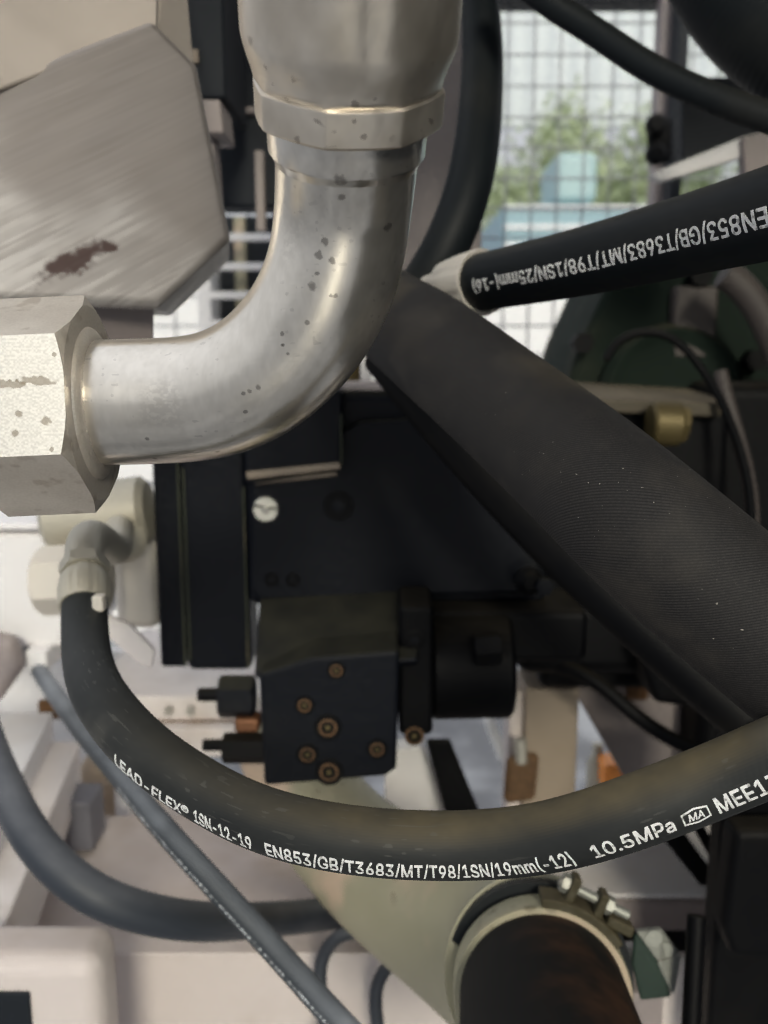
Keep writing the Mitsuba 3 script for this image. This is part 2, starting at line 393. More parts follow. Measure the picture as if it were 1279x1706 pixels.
hf = [at(-160, 215, .46), at(0, 158, .50), at(250, 58, .545), at(312, 120, .56), at(366, 395, .565), at(256, 497, .545), at(-20, 487, .485), at(-160, 478, .45)]
_n = np.cross(hf[2] - hf[1], hf[5] - hf[1])
hf = [CAM + (p - CAM) * ((hf[1] - CAM) @ _n) / ((p - CAM) @ _n) for p in hf]
HOP_SPOT = CAM + (at(136, 434, 1.0) - CAM) * (((hf[1] - CAM) @ _n) / ((at(136, 434, 1.0) - CAM) @ _n))
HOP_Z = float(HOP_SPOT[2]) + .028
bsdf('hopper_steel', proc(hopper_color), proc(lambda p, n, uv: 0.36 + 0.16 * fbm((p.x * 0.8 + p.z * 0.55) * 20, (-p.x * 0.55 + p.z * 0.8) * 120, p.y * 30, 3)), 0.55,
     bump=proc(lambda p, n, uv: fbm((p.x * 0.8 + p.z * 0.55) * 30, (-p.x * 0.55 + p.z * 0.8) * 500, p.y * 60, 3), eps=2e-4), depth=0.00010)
bsdf('ground_concrete', proc(lambda p, n, uv: mix((0.10, 0.105, 0.12), (0.27, 0.28, 0.30), smoothstep(0.3, 0.7, fbm(p.x * 5, p.y * 5, 0, 5)))), 0.45)
bsdf('leaf', proc(lambda p, n, uv: mix((0.30, 0.36, 0.20), (0.38, 0.45, 0.28), noise(p.x * 3, p.y * 3, p.z * 3))), 0.6)
bsdf('bark', (0.10, 0.08, 0.06), 0.8)
bsdf('truck_blue', (0.22, 0.36, 0.42), 0.4)
bsdf('shed_sheet', proc(lambda p, n, uv: mix((0.50, 0.55, 0.60), (0.58, 0.63, 0.67), smoothstep(-0.5, 0.5, dr.sin(p.x * 16)))), 0.5)
bsdf('pale_teal', (0.34, 0.47, 0.48), 0.5)
bsdf('truck_white', (0.75, 0.75, 0.76), 0.4)
bsdf('glass_dark', (0.03, 0.04, 0.05), 0.08)
bsdf('lamp_orange', (0.75, 0.25, 0.04), 0.4)
bsdf('stone', proc(lambda p, n, uv: mix((0.30, 0.22, 0.15), (0.60, 0.50, 0.38), noise(p.x * 25, p.y * 25, p.z * 25))), 0.8)

# ------------------------------------------------------------------ the setting
g = trimesh.Trimesh([[-150, -150, 0], [150, -150, 0], [150, 150, 0], [-150, 150, 0]], [[0, 1, 2], [0, 2, 3]], process=False)
struct('ground', g, 'ground_concrete', 'grey concrete yard below and behind the machine')
# unseen sheets added above and on the right to shade the machine bay
struct('added_shade_roof', box([-0.14, 0.20, 2.02], [1.6, 1.15, 2.05], 0.004), 'dark_panel', 'unseen dark sheet added over the machine bay to shade it')
struct('wall', box([0.95, -0.8, 0.3], [0.98, 1.75, 2.0], 0.004), 'dark_panel', 'unseen dark sheet added on the right to shade the machine bay')

def pressed(h, r, th):
    "eight press marks of the crimping jaws"
    return r * (1 - 0.035 * np.exp(-((th % (np.pi / 4) - np.pi / 8) / 0.10) ** 2))


# ------------------------------------------------------------------ 1 the big elbow fitting
OD = 0.050
elb = thing('elbow_fitting', 'bent zinc plated steel hose elbow with hex nut at left and crimped collar above', 'pipe fitting')
ep = [(110, 674, .375), (182, 671, .3725), (260, 669, .372), (338, 662, .370), (415, 634, .365), (482, 579, .359), (530, 510, .352), (558, 435, .346), (571, 350, .338), (577, 270, .3255), (580, 200, .314)]
EP = Path([at(*q) for q in ep], 200)
em, euv = tube(EP, OD / 2, 112)
# the inside of the bend is drawn a little flat
obj('bend_tube', em, 'steel', elb, True, uv=euv)
ax = at(583, 0, .292) - at(577, 270, .3255)
ax /= np.linalg.norm(ax)
c0 = at(577, 268, .3252)
PXM = .3255 / FPX
obj('shoulder_ring', lathe([(.0, .0252), (.0028, .0264), (.0042, .0274), (.0145, .0277), (.0152, .0272), (.0152, .02)], c0, ax, 96), 'steel', elb, 40)


_x, _y, _a = frame_of(ax)
_v = CAM - c0
TH0 = math.atan2(_v @ _y, _v @ _x)
SGN = 1.0 if (-math.sin(TH0) * _x + math.cos(TH0) * _y) @ R_ > 0 else -1.0
VTX = TH0 + SGN * math.radians(33)


def crimp(h, r, th):
    oct_ = r * np.cos(np.pi / 8) / np.cos((th - VTX) % (np.pi / 4) - np.pi / 8)
    k = np.clip((h - 0.0264) / 0.002, 0, 1)
    k = k * k * (3 - 2 * k)
    lobes = r * (1 - 0.026 * np.clip((h - .034) / .012, 0, 1) * np.exp(-(((th - VTX) % (np.pi / 4) - np.pi / 8) / 0.13) ** 2))
    return (1 - k) * (0.6 * oct_ + 0.4 * r) + k * lobes


h0 = .0148
prof = [(h0 - .0006, .020), (h0 - .0006, .0312), (h0, .0322), (h0 + .0006, .0326), (.0255, .0328), (.0262, .0326), (.0266, .0318)] + [(.0268 + i * .0013, .0314 + .0039 * (3 * (i / 12) ** 2 - 2 * (i / 12) ** 3)) for i in range(13)] \
    + [(.048, .0354), (.060, .0354), (.075, .0354), (.090, .0353), (.105, .0351), (.106, .0342), (.106, .030)]
obj('crimped_ferrule', lathe(prof, c0, ax, 224, crimp), 'ferrule_steel', elb, 28)
top = Path([c0 + ax * h for h in (.100, .15, .22, .32)], 40)
hose(elb, top, .0310, 'black_rubber', 'hose_end')
# nut: axis along the tube's own start
na = at(-60, 682, .372) - at(182, 671, .3725)
na /= np.linalg.norm(na)
n0 = at(160, 673, .3725)
NR = .0437
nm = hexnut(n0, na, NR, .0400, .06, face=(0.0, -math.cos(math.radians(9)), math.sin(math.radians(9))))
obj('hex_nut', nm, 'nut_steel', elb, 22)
obj('nut_lip', lathe([(-.0026, .0252), (-.0022, .0275), (-.0008, .0300), (.002, .0315)], n0, na, 96), 'nut_steel', elb, 40)
obj('threaded_adapter', cyl(n0 + na * .036, n0 + na * .085, .028), 'dark_panel', elb)

for px, py, r in [(566, 298, .0022), (569, 329, .0013), (541, 402, .0014), (531, 426, .0016), (553, 434, .0012), (519, 477, .0015), (559, 492, .0009), (551, 492, .0007), (470, 556, .0008), (512, 538, .001), (480, 590, .0007), (430, 645, .0010), (415, 652, .0009), (405, 655, .0008), (472, 575, .0007),
                  (409, 686, .0009), (245, 731, .0009), (470, 575, .0006), (362, 753, .0009), (258, 764, .0010), (588, 10, .001), (646, 378, .0018), (528, 455, .0008)]:
    o = CAM
    v = at(px, py, 1.0) - CAM
    hit = em.ray.intersects_location([o], [v / np.linalg.norm(v)])[0]
    if len(hit):
        q = hit[np.argmin(np.linalg.norm(hit - o, axis=1))]
        SPOTS_ELBOW.append((q, r))
for px, py, r, k in [(77, 701, .0016, 1.0), (25, 722, .0015, .8), (32, 690, .0013, 1.2), (60, 634, .0016, 4.5), (15, 640, .0014, 5.0), (86, 748, .001, .8), (90, 590, .0008, 1.0)]:
    v = at(px, py, 1.0) - CAM
    hit = nm.ray.intersects_location([CAM], [v / np.linalg.norm(v)])[0]
    if len(hit):
        q = hit[np.argmin(np.linalg.norm(hit - CAM, axis=1))]
        SPOTS_NUT.append(((*q, k), r))

# ------------------------------------------------------------------ 2 hoses
# 2a printed hose across the lower half
lh = thing('printed_hose', 'black rubber hose curving across the lower half with long white printing', 'hose')
LP = Path([at(x, y, 42.5 / w) for x, y, w in [(141, 985, 74), (141, 1035, 76), (148, 1110, 83), (185, 1187, 93), (260, 1264, 99), (355, 1326, 102), (467, 1374, 107), (607, 1401, 110), (748, 1408, 111), (892, 1397, 114), (1035, 1359, 119), (1175, 1306, 121), (1290, 1258, 124), (1420, 1200, 128)]], 320)
LR = .01375
hose(lh, LP, LR, 'rubber', 'hose_body')


def word(holder, path, r, text, px0, px1, th0, th1, h, flip=False, mat='print_white'):
    m = meshkit.text_mesh(text, h, 0.0003, bold=1)
    obj('lettering', wrap(m, path, r, px0, px1, th0, th1, h, flip), mat, holder, False)


word(lh, LP, LR, 'LEAD-FLEX', (236, 1242), (332, 1314), 62, 58, .0066)
word(lh, LP, LR, '®', (336, 1316), (347, 1322), 52, 52, .0044)
word(lh, LP, LR, '1SN-12-19', (356, 1327), (452, 1369), 54, 53, .0070)
word(lh, LP, LR, 'EN853/GB/T3683/MT/T98/1SN/19mm(-12)', (470, 1375), (957, 1383), 53, 45, .0070)
word(lh, LP, LR, '10.5MPa', (988, 1374), (1103, 1334), 43, 40, .0062)
word(lh, LP, LR, 'MEE17', (1178, 1305), (1285, 1260), 39, 37, .0070)


def ma_mark(h):
    "the safety mark: the letters M and A in an outlined lozenge"
    from shapely.geometry import Polygon
    W = 2.3 * h
    pts = [(0, .06 * h), (.5 * W, -.12 * h), (W, .06 * h), (W, .94 * h), (.5 * W, 1.12 * h), (0, .94 * h)]
    outer = Polygon(pts)
    ring = outer.difference(outer.buffer(-.13 * h, join_style=2))
    m = [trimesh.creation.extrude_polygon(ring, .0003, engine='earcut')]
    t = meshkit.text_mesh('MA', .56 * h, .0003, bold=True)
    t.apply_translation([-t.bounds[0][0], 0, 0])
    t.apply_scale([1.35 * h / t.extents[0], 1, 1])
    t.apply_transform([[1, .25, 0, .44 * h], [0, 1, 0, .22 * h], [0, 0, 1, 0], [0, 0, 0, 1]])
    return trimesh.util.concatenate(m + [t])


obj('safety_mark', wrap(ma_mark(.0058), LP, LR, (1121, 1328), (1163, 1311), 41, 40, .0058), 'print_white', lh, False, label='white printed lozenge mark with the letters MA')
# ferrule and fitting at its left end
fa = LP.P[0] - LP.P[14]
fa /= np.linalg.norm(fa)
f0 = LP.P[6]
obj('end_ferrule', lathe([(-.001, .0130), (-.001, .0152), (.0006, .0158), (.012, .0162), (.020, .0150), (.024, .0120), (.034, .0115), (.036, .008)], f0, fa, 128, pressed), 'fitting_olive', lh, 40)
obj('end_hexagon', hexnut(f0 + fa * .0255, fa, .0158, .0085, .1), 'fitting_olive', lh, 25)
obj('ferrule_tab', box(f0 + np.array([.010, -.018, .000]), f0 + np.array([.017, -.010, .010]), .0015), 'fitting_cream', lh)

# 2b upper printed hose
uh = thing('printed_hose', 'black rubber hose with upside down white printing at upper right', 'hose')
UP = Path([at(x, y, 55.6 / w) for x, y, w in [(760, 480, 90), (805, 470, 94), (900, 451, 104), (1000, 429, 115), (1150, 391, 133), (1279, 357, 152), (1420, 316, 172)]], 240)
UR = .018
hose(uh, UP, UR, 'black_rubber', 'hose_body')
word(uh, UP, UR, 'EN853/GB/T3683/MT/T98/1SN/25mm(-16)', (1345, 340), (826, 466), 2, 6, .0072, True)
fu = UP.P[0] - UP.P[30]
fu /= np.linalg.norm(fu)
u0 = UP.P[22]
obj('end_ferrule', lathe([(.002, .0178), (-.001, .0182), (-.0022, .0205), (.0, .0212), (.02, .0205), (.034, .0195), (.042, .014), (.06, .013), (.06, .008)], u0, fu, 128, pressed), 'fitting_cream', uh, 40)

# 2c big cloth-covered hose
bh = thing('suction_hose', 'thick black cloth textured hose crossing diagonally to the right edge', 'hose')
BP = Path([at(x, y, 92.6 / w) for x, y, w in [(585, 478, 140), (650, 528, 152), (722, 580, 174), (808, 650, 190), (895, 722, 208), (988, 802, 228), (1080, 884, 244), (1197, 984, 251), (1330, 1094, 257), (1450, 1190, 264)]], 300)
hose(bh, BP, .030, 'fabric_rubber', 'hose_body', 96)

# 2c' a black hose shape added to stand for the shade under it
sh_ = thing('added_shade_hose', 'added black tube standing in for the dark shade under the thick cloth textured hose', 'hose')
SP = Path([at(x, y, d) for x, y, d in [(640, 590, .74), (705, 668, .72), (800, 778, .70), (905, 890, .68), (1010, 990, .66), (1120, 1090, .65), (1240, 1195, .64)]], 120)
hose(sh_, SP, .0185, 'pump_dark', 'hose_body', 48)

# 2d lower left grey hose
gh = thing('grey_hose', 'thick dark grey hose sweeping round the lower left corner', 'hose')
GP = Path([at(x, y, d) for x, y, d in [(-60, 1090, .80), (-22, 1230, .75), (18, 1330, .69), (75, 1422, .65), (155, 1488, .64), (265, 1526, .66), (380, 1535, .72), (480, 1529, .80), (600, 1516, .88), (740, 1500, .95)]], 220)
hose(gh, GP, [.0125, .0135, .0140, .0142, .0142, .0142, .0142, .0142, .0142, .0142], 'rubber_blue', 'hose_body')

# 2e thin diagonal hose with a worn print line
th_ = thing('thin_hose', 'thin dusty grey hose running diagonally to the bottom edge with worn white print line', 'hose')
TP = Path([at(x, y, d) for x, y, d in [(20, 1050, 1.14), (62, 1112, 1.0), (132, 1212, .83), (212, 1308, .71), (302, 1413, .64), (400, 1520, .62), (500, 1630, .60), (600, 1740, .57), (680, 1820, .55)]], 220)
hose(th_, TP, .0086, 'rubber_pale', 'hose_body', 48)
strip = trimesh.util.concatenate([trimesh.creation.box([w_, .0016, .0002], trimesh.transformations.translation_matrix([x_, .0008, .0001])) for x_, w_ in [(-.5 + .0125 * i + .004 * random.random(), .006 + .005 * random.random()) for i in range(78)]])
obj('print_line', wrap(strip, TP, .0086, (215, 1312), (640, 1780), 52, 44, .0016), 'print_grey', th_, False)

# 2f black curved hose behind the elbow, 2g corrugated hose, 2h large black duct
kh = thing('black_hose', 'fat black hose curving down behind the elbow beside the mesh window', 'hose')
KP = Path([at(x, y, d) for x, y, d in [(770, -160, .78), (793, -40, .76), (803, 80, .74), (800, 180, .72), (789, 270, .70), (768, 350, .69), (735, 425, .69), (690, 495, .70), (630, 560, .72)]], 160)
hose(kh, KP, [.0130, .0150, .0165, .0172, .0175, .0175, .0175, .0175, .0175], 'black_rubber', 'hose_body')
ch = thing('corrugated_hose', 'thin black corrugated hose sagging across the mesh window at upper right', 'hose')
CP = Path([at(x, y, d) for x, y, d in [(840, -80, .66), (905, -2, .65), (985, 50, .64), (1080, 112, .62), (1180, 160, .60), (1279, 196, .58), (1400, 232, .56)]], 420)
hose(ch, CP, .0088, 'black_rubber', 'hose_body', 40, (.0024, .0007))
bd = thing('air_duct', 'large black ribbed rubber duct in the top right corner', 'duct')
DP = Path([at(x, y, d) for x, y, d in [(1140, -190, .74), (1200, -70, .73), (1275, 30, .72), (1370, 90, .71), (1480, 110, .70)]], 260)
hose(bd, DP, .046, 'black_rubber', 'duct_body', 72, (.0045, .0005))

# ------------------------------------------------------------------ 3 hydraulic pump
pu = thing('hydraulic_pump', 'blue black hydraulic pump with bolted control block in the middle', 'pump')
obj('rear_flange', pbox(258, 690, 302, 1112, .862, .03, .004), 'pump_paint', pu)
obj('mounting_flange', pbox(303, 688, 413, 1118, .842, .06, .007), 'pump_paint', pu)
obj('housing', pbox(408, 652, 915, 1010, .835, .20, .010), 'pump_paint', pu)
obj('cover_plate', yprism([(416, 812), (424, 800), (470, 795), (575, 785), (600, 700), (880, 690), (900, 720), (900, 985), (700, 985), (430, 1000), (416, 985)], .822, .03, .004), 'pump_paint', pu)
obj('corner_block', yprism([(408, 650), (570, 650), (570, 772), (560, 781), (430, 792), (408, 806)], .803, .05, .004), 'pump_paint', pu)
obj('dusty_rib', yprism([(409, 789), (566, 773), (568, 779), (411, 797)], .798, .02, .0012), 'post_beige', pu, label='dust covered casting rib')
ledge = [aty(438, 1000, .825), aty(700, 985, .825), aty(690, 1098, .735), aty(430, 1122, .735), aty(440, 1130, .83), aty(700, 1130, .83)]
obj('sloping_ledge', hull(ledge, .003), 'pump_paint', pu, label='sloping dusty ledge above the control block')
obj('dusty_rib', yprism([(424, 801), (560, 787), (562, 791), (424, 806)], .816, .02, .001), 'post_beige', pu, label='lower dust covered casting rib')
cb = obj('control_block', yprism([(430, 1124), (516, 1093), (664, 1084), (660, 1284), (646, 1294), (440, 1309)], .715, .10, .004), 'pump_paint', pu, label='dark blue block with rusty socket bolts')
cbz = .7148


def socket_bolt(px, py, Y, r, parent, rusty=True, name='socket_bolt'):
    c = aty(px, py, Y)
    a = np.array([0, -1.0, 0])
    key = obj(name, lathe([(0, r * .62), (0, r), (.0010, r * .98), (.0014, r * .88), (.0014, r * .70), (-.0005, r * .62)], c, a, 36), 'rust_dark' if rusty else 'pump_dark', parent, 30)
    obj('socket', lathe([(-.001, r * .64), (.0005, r * .64), (.0005, r * .3)], c, a, 24), 'pump_dark', key, 30)
    obj('hexagon_core', lathe([(.0002, r * .34), (.0011, r * .30), (.0012, r * .1)], c, a, 6), 'brass' if rusty else 'pump_paint', key, 30)


for x, y, r in [(560, 1117, .0058), (507, 1175, .0062), (546, 1212, .0085), (512, 1257, .0070), (548, 1286, .0088), (628, 1248, .0066)]:
    obj('bolt_seat', lathe([(0, r * .95), (0, r * 1.35), (.0008, r * 1.3), (.0008, r * 1.0)], aty(x, y, cbz), [0, -1, 0], 36), 'pump_dark', pu)
    socket_bolt(x, y, cbz - .0003, r * .92, pu)
    
# slotted plug and recessed screws on the cover
for x, y0, y1, Y in ((301.5, 760, 1112, .8415), (311, 780, 1100, .8412), (568, 690, 775, .8022), (409, 812, 1115, .8412)):
    obj('worn_edge', pbox(x - 1.4, y0, x + 1.4, y1, Y, .004, .0005), 'edge_wear', pu)
pc = aty(443, 848, .8215)
pl = obj('slotted_plug', lathe([(0, .0110), (.0012, .0114), (.0022, .0112), (.0028, .0103), (.0028, .004)], pc, [0, -1, 0], 48), 'zinc', pu, 30, label='bright round slotted screw plug')
sl = box([-.0115, -.0006, -.0011], [.0115, .0006, .0011], .0004)
sl.apply_transform(trimesh.transformations.rotation_matrix(math.radians(8), [0, 1, 0]))
sl.apply_translation(pc + [0, -.0028, .0022])
obj('slot', sl, 'pump_dark', pl)
obj('boss', lathe([(0, .0042), (.0016, .0036), (.0020, .0024)], pc + [0, -.0026, -.0002], [0, -1, 0], 28), 'zinc_dull', pl)
rc = aty(564, 843, .8215)
obj('recess_ring', lathe([(0, .0092), (0, .0135), (.0012, .0128), (.0012, .0096)], rc, [0, -1, 0], 44), 'pump_dark', pu)
obj('recess_screw', lathe([(0, .0066), (.0012, .006), (.0016, .003)], rc + [0, -.0004, 0], [0, -1, 0], 6), 'pump_paint', pu)
for x, y in ((452, 966), (488, 966)):
    socket_bolt(x, y, .8210, .0065, pu, False)
# adjusters on the left of the control block
q0, q1 = aty(330, 1157, .755), aty(372, 1157, .755)
obj('adjuster_rod', cyl(q0, q1, .0058), 'pump_dark', pu)
obj('adjuster_nut', hexnut(aty(366, 1160, .755), [1, 0, 0], .0185, .030, .1, .4), 'pump_paint', pu, 25)
obj('adjuster_rod', cyl(aty(338, 1241, .745), aty(376, 1241, .745), .0050), 'pump_dark', pu)
obj('adjuster_nut', hexnut(aty(372, 1246, .745), [1, 0, 0], .0130, .036, .1, .2), 'pump_dark', pu, 25)
obj('copper_washer', pbox(390, 1198, 431, 1222, .742, .02, .003), 'copper', pu, label='copper coloured collar')
# valve bodies on the right
obj('valve_body', pbox(664, 1010, 722, 1226, .745, .07, .005), 'pump_dark', pu)
obj('valve_spool', cyl(aty(715, 1110, .80), aty(850, 1108, .80), .047, .004), 'pump_dark', pu)
obj('valve_cap', pbox(690, 1018, 980, 1105, .80, .08, .008), 'pump_dark', pu)
obj('valve_nut', hexnut(aty(790, 1082, .752), [1, 0, 0.1], .014, .022, .1), 'pump_dark', pu, 25)
socket_bolt(690, 1226, .7445, .0085, pu)
socket_bolt(690, 1066, .7445, .0090, pu, False)
obj('valve_plug', lathe([(0, .013), (.004, .013), (.006, .010), (.012, .007)], aty(880, 968, .80), [.1, -1, .1], 24), 'pump_dark', pu)
obj('port_bolt', hexnut(aty(905, 975, .78), [0, -1, 0], .008, .008, .1), 'pump_paint', pu, 25)
# on top of the pump
obj('top_cover', box([aty(560, 650, .83)[0], .84, aty(600, 652, .84)[2]], [aty(700, 650, .84)[0], .90, aty(600, 652, .84)[2] + .008], .004), 'deck_paint', pu, label='pale dusty top plate')
obj('top_plug', cyl(aty(572, 672, .90), aty(572, 600, .90), .0185, .002), 'brass', pu)
obj('top_bracket', pbox(600, 585, 618, 655, .88, .03, .002), 'frame_white', pu)

# ------------------------------------------------------------------ 4 engine side at the right
en = thing('engine', 'dark green engine housing behind the thick hose at right', 'engine')
obj('bell_housing', yprism([(1010, 470), (1300, 380), (1330, 660), (945, 650), (962, 580)], 1.12, .25, .012), 'engine_green', en)
obj('round_cover', lathe([(0, .085), (.02, .085), (.028, .078), (.028, .07), (.022, .06)], aty(1110, 660, 1.12), [0, -1, .05], 64), 'engine_green', en)
for x, y in ((966, 572), (1160, 462), (1250, 600)):
    obj('bolt', hexnut(aty(x, y, 1.115), [0, -1, 0], .013, .02, .12), 'pump_dark', en, 25)
obj('dusty_shelf', hull([aty(950, 640, 1.10), aty(1200, 655, 1.10), aty(950, 668, .93), aty(1195, 676, .93), aty(1195, 690, .93), aty(950, 680, .93)], .003), 'shelf_dust', en)
obj('breather_pipe', simple_tube([aty(1205, 455, 1.02), aty(1245, 490, 1.02), aty(1285, 560, 1.02), aty(1330, 680, 1.02)], .016), 'mauve_dark', en, True)
obj('brown_cover', pbox(1122, 476, 1196, 600, 1.10, .03, .006), 'mauve_dark', en)
obj('gear_case', pbox(905, 672, 1205, 1150, .945, .25, .012), 'pump_dark', en)
obj('brass_plug', cyl(aty(1082, 706, .90), aty(1132, 706, .90), .022, .003, 32), 'brass', en)
obj('brass_plug_end', hexnut(aty(1128, 706, .90), [1, 0, -.1], .019, .008, .1), 'brass', en, 25)
obj('side_case', pbox(1180, 640, 1420, 1300, .985, .3, .015), 'pump_dark', en)
obj('lower_case', pbox(860, 1000, 1120, 1130, .90, .2, .02), 'pump_dark', en)
obj('dark_pad', yprism([(1060, 1060), (1200, 1090), (1200, 1185), (1090, 1175)], .86, .12, .01), 'pump_dark', en)
cw = thing('curved_cable', 'thin brown cable arching over the engine housing at right', 'cable')
obj('cable_core', simple_tube([at(1010, 600, .92), at(1060, 556, .92), at(1110, 560, .92), at(1165, 610, .92), at(1215, 700, .90), at(1245, 800, .88), at(1250, 890, .86)], .0042), 'pump_dark', cw, True)
st = thing('cable_strap', 'dull pink brown strap hanging down beside the engine at right', 'strap')
obj('strap_band', simple_tube([at(1200, 620, .96), at(1218, 690, .95), at(1240, 770, .94), at(1252, 850, .93), at(1246, 920, .92)], .0072), 'mauve_dark', st, True)

# ------------------------------------------------------------------ 5 pipe with clamp at the bottom
op = thing('suction_pipe', 'olive painted steel pipe bending towards the bottom right with banded rubber sleeve', 'pipe')
OPP = Path([at(x, y, d) for x, y, d in [(470, 1230, .99), (520, 1330, .93), (590, 1415, .86), (690, 1492, .78), (800, 1560, .705), (868, 1605, .655), (896, 1622, .625)]], 120)
hose(op, OPP, [.050, .051, .053, .057, .0615, .0635, .064], 'olive_paint', 'pipe_body')
A0 = OPP.P[-1]
oa = at(912, 1706, .555) - A0
oa /= np.linalg.norm(oa)
obj('gap_shade_ring', lathe([(-.004, .05), (-.004, .0620), (.006, .0622), (.006, .05)], A0, oa, 72), 'black_rubber', op)  # black ring added for the shadow gap between pipe end and band
hb = obj('clamp_band', lathe([(.012, .050), (.012, .0558), (.0135, .0568), (.036, .0568), (.0375, .0560), (.0375, .050)], A0, oa, 96), 'olive_paint', op)
obj('rubber_sleeve', lathe([(.0, .040), (.0, .0525), (.05, .0525), (.09, .0525), (.16, .0525), (.27, .0525), (.27, .03)], A0, oa, 96), 'sleeve_rubber', op, label='rust stained black rubber sleeve')
bx_ = at(950, 1522, .60)
cu = R_ * .42 + U_ * .91
cu = cu - oa * (cu @ oa); cu /= np.linalg.norm(cu)
ct = np.cross(cu, oa); ct *= np.sign(ct @ R_)
cm = A0 + oa * .024


def clampbox(r0, r1, t0, t1, a0, a1, rr):
    return hull([cm + cu * r + ct * t + oa * a for r in (r0 + rr, r1 - rr) for t in (t0 + rr, t1 - rr) for a in (a0 + rr, a1 - rr)], rr)


obj('clamp_seat', hull([cm + (cu * math.cos(q) + ct * math.sin(q)) * r + oa * a for q in np.linspace(-.42, .52, 9) for r in (.0560, .0605) for a in (-.0125, .0125)], .001), 'lug_dirt', hb, 50)
obj('clamp_ear', clampbox(.058, .0765, -.0115, -.0060, -.009, .009, .0016), 'lug_dirt', hb)
obj('clamp_ear', clampbox(.058, .0750, .0085, .0140, -.009, .009, .0016), 'lug_dirt', hb)
obj('clamp_screw', cyl(cm + cu * .0685 - ct * .018, cm + cu * .0680 + ct * .031, .0032), 'clip_zinc', hb)
obj('clamp_nut', hexnut(cm + cu * .0682 + ct * .0142, ct, .0062, .0050, .12), 'clip_zinc', hb, 25)
obj('clamp_screw_head', hexnut(cm + cu * .0686 - ct * .0118, -ct, .0064, .0048, .12), 'clip_zinc', hb, 25)
obj('clamp_tongue', clampbox(.057, .0640, .018, .036, -.008, .008, .0016), 'lug_dirt', hb)

for pts, lab in (([(533, 1760), (534, 1650), (538, 1595), (560, 1563), (610, 1552), (700, 1550)], 'thin dark bent rod nearest the diagonal hose at the bottom'),
                 ([(626, 1790), (627, 1690), (632, 1632), (655, 1603), (700, 1594), (770, 1590)], 'thin dark bent rod running under the olive pipe at the bottom')):
    ub = thing('bent_rod', lab, 'rod')
    obj('rod_body', simple_tube([at(x, y, .80) for x, y in pts], .0058), 'rubber_blue', ub, True)

# ------------------------------------------------------------------ 6 frame of the machine
fr = thing('machine_frame', 'pinkish white painted steel frame and deck plate under the pump', 'frame')
DZ = .905
d0, d1 = atz(0, 1588, DZ), atz(640, 1330, DZ)
obj('deck_plate', box([-.75, d0[1], DZ - .006], [.16, 1.02, DZ], .002), 'deck_paint', fr)
for px, py in ((282, 1182), (318, 1182), (200, 1238)): obj('frame_bolt', hexnut(aty(px, py, 1.055 if py < 1200 else 1.036), [0, -1, 0], .006, .006, .12), 'zinc_dull', fr, 25)
obj('rust_patch', pbox(62, 1168, 112, 1200, 1.045, .01, .004), 'rust', fr, label='rust brown corner of the frame')
obj('front_skirt', box([-.75, d0[1] + .003, DZ - .30], [.50, d0[1] + .012, DZ - .0065], .002), 'deck_paint', fr)
obj('deck_plate', box([.165, atz(1000, 1490, DZ)[1], DZ - .005], [.52, 1.05, DZ], .004), 'frame_white', fr)
obj('cross_beam', pbox(140, 1160, 452, 1203, 1.06, .28, .005), 'frame_paint', fr)
obj('cross_beam', pbox(150, 1213, 460, 1262, 1.04, .03, .004), 'frame_paint', fr)
zb = aty(125, 1240, 1.0)[2]
a, b = atz(128, 1240, zb), atz(2, 1548, zb)
b = b + (b - a) * .12
sb = [a, a + [0, 0, -.05], b, b + [0, 0, -.07]]
obj('side_beam', hull(sb + [p + np.array([-.30, 0, .0]) for p in sb], .003), 'frame_paint', fr)
a2, b2 = atz(84, 1190, zb + .03), atz(-30, 1420, zb + .03)
obj('side_flange', hull([a2, a2 + [0, 0, -.03], b2, b2 + [0, 0, -.03]] + [p + np.array([-.25, 0, 0]) for p in (a2, b2, a2 + [0, 0, -.03], b2 + [0, 0, -.03])], .002), 'frame_white', fr)
obj('rear_plate', pbox(-250, 1085, 330, 1300, 1.36, .02, .002), 'frame_white', fr)
obj('corner_post', box(aty(-200, 1600, .60) + [0, 0, -.3], aty(165, 1598, .60) + [0, .05, 0], .016), 'deck_paint', fr)
obj('post_opening', pbox(-60, 1655, 52, 1760, .597, .004, .002), 'dark_panel', fr)
obj('gusset', yprism([(175, 1025), (215, 1040), (257, 1085), (252, 1112), (238, 1110), (178, 1060)], .80, .006, .001), 'frame_paint', fr)
obj('upright_plate', pbox(192, 1290, 262, 1440, 1.10, .02, .002), 'frame_white', fr)
obj('slab', pbox(196, 1385, 470, 1448, 1.02, .12, .004), 'frame_paint', fr)
obj('grey_bracket', pbox(96, 1338, 152, 1420, .93, .05, .004), 'slate_paint', fr)
obj('rust_seam', pbox(250, 1200, 452, 1206, 1.058, .002, .0008), 'rust', fr, label='rust stained weld seam')
wb = thing('wall_box', 'pale grey painted box behind the fittings at left', 'box')
obj('box_body', pbox(-260, 888, 128, 1080, .96, .3, .008), 'frame_white', wb)
obj('box_lid', pbox(-270, 872, 132, 884, .95, .32, .004), 'frame_white', wb)
lg = thing('support_bracket', 'dusty mauve support bracket at the left edge below the box', 'bracket')
obj('arm_plate', hull([aty(-60, 1060, .93), aty(14, 1075, .93), aty(22, 1105, .93), aty(-10, 1150, .93), aty(-80, 1190, .93)], .012), 'mauve_panel', lg)
obj('arm_foot', pbox(42, 1084, 78, 1120, .94, .05, .003), 'frame_white', lg)

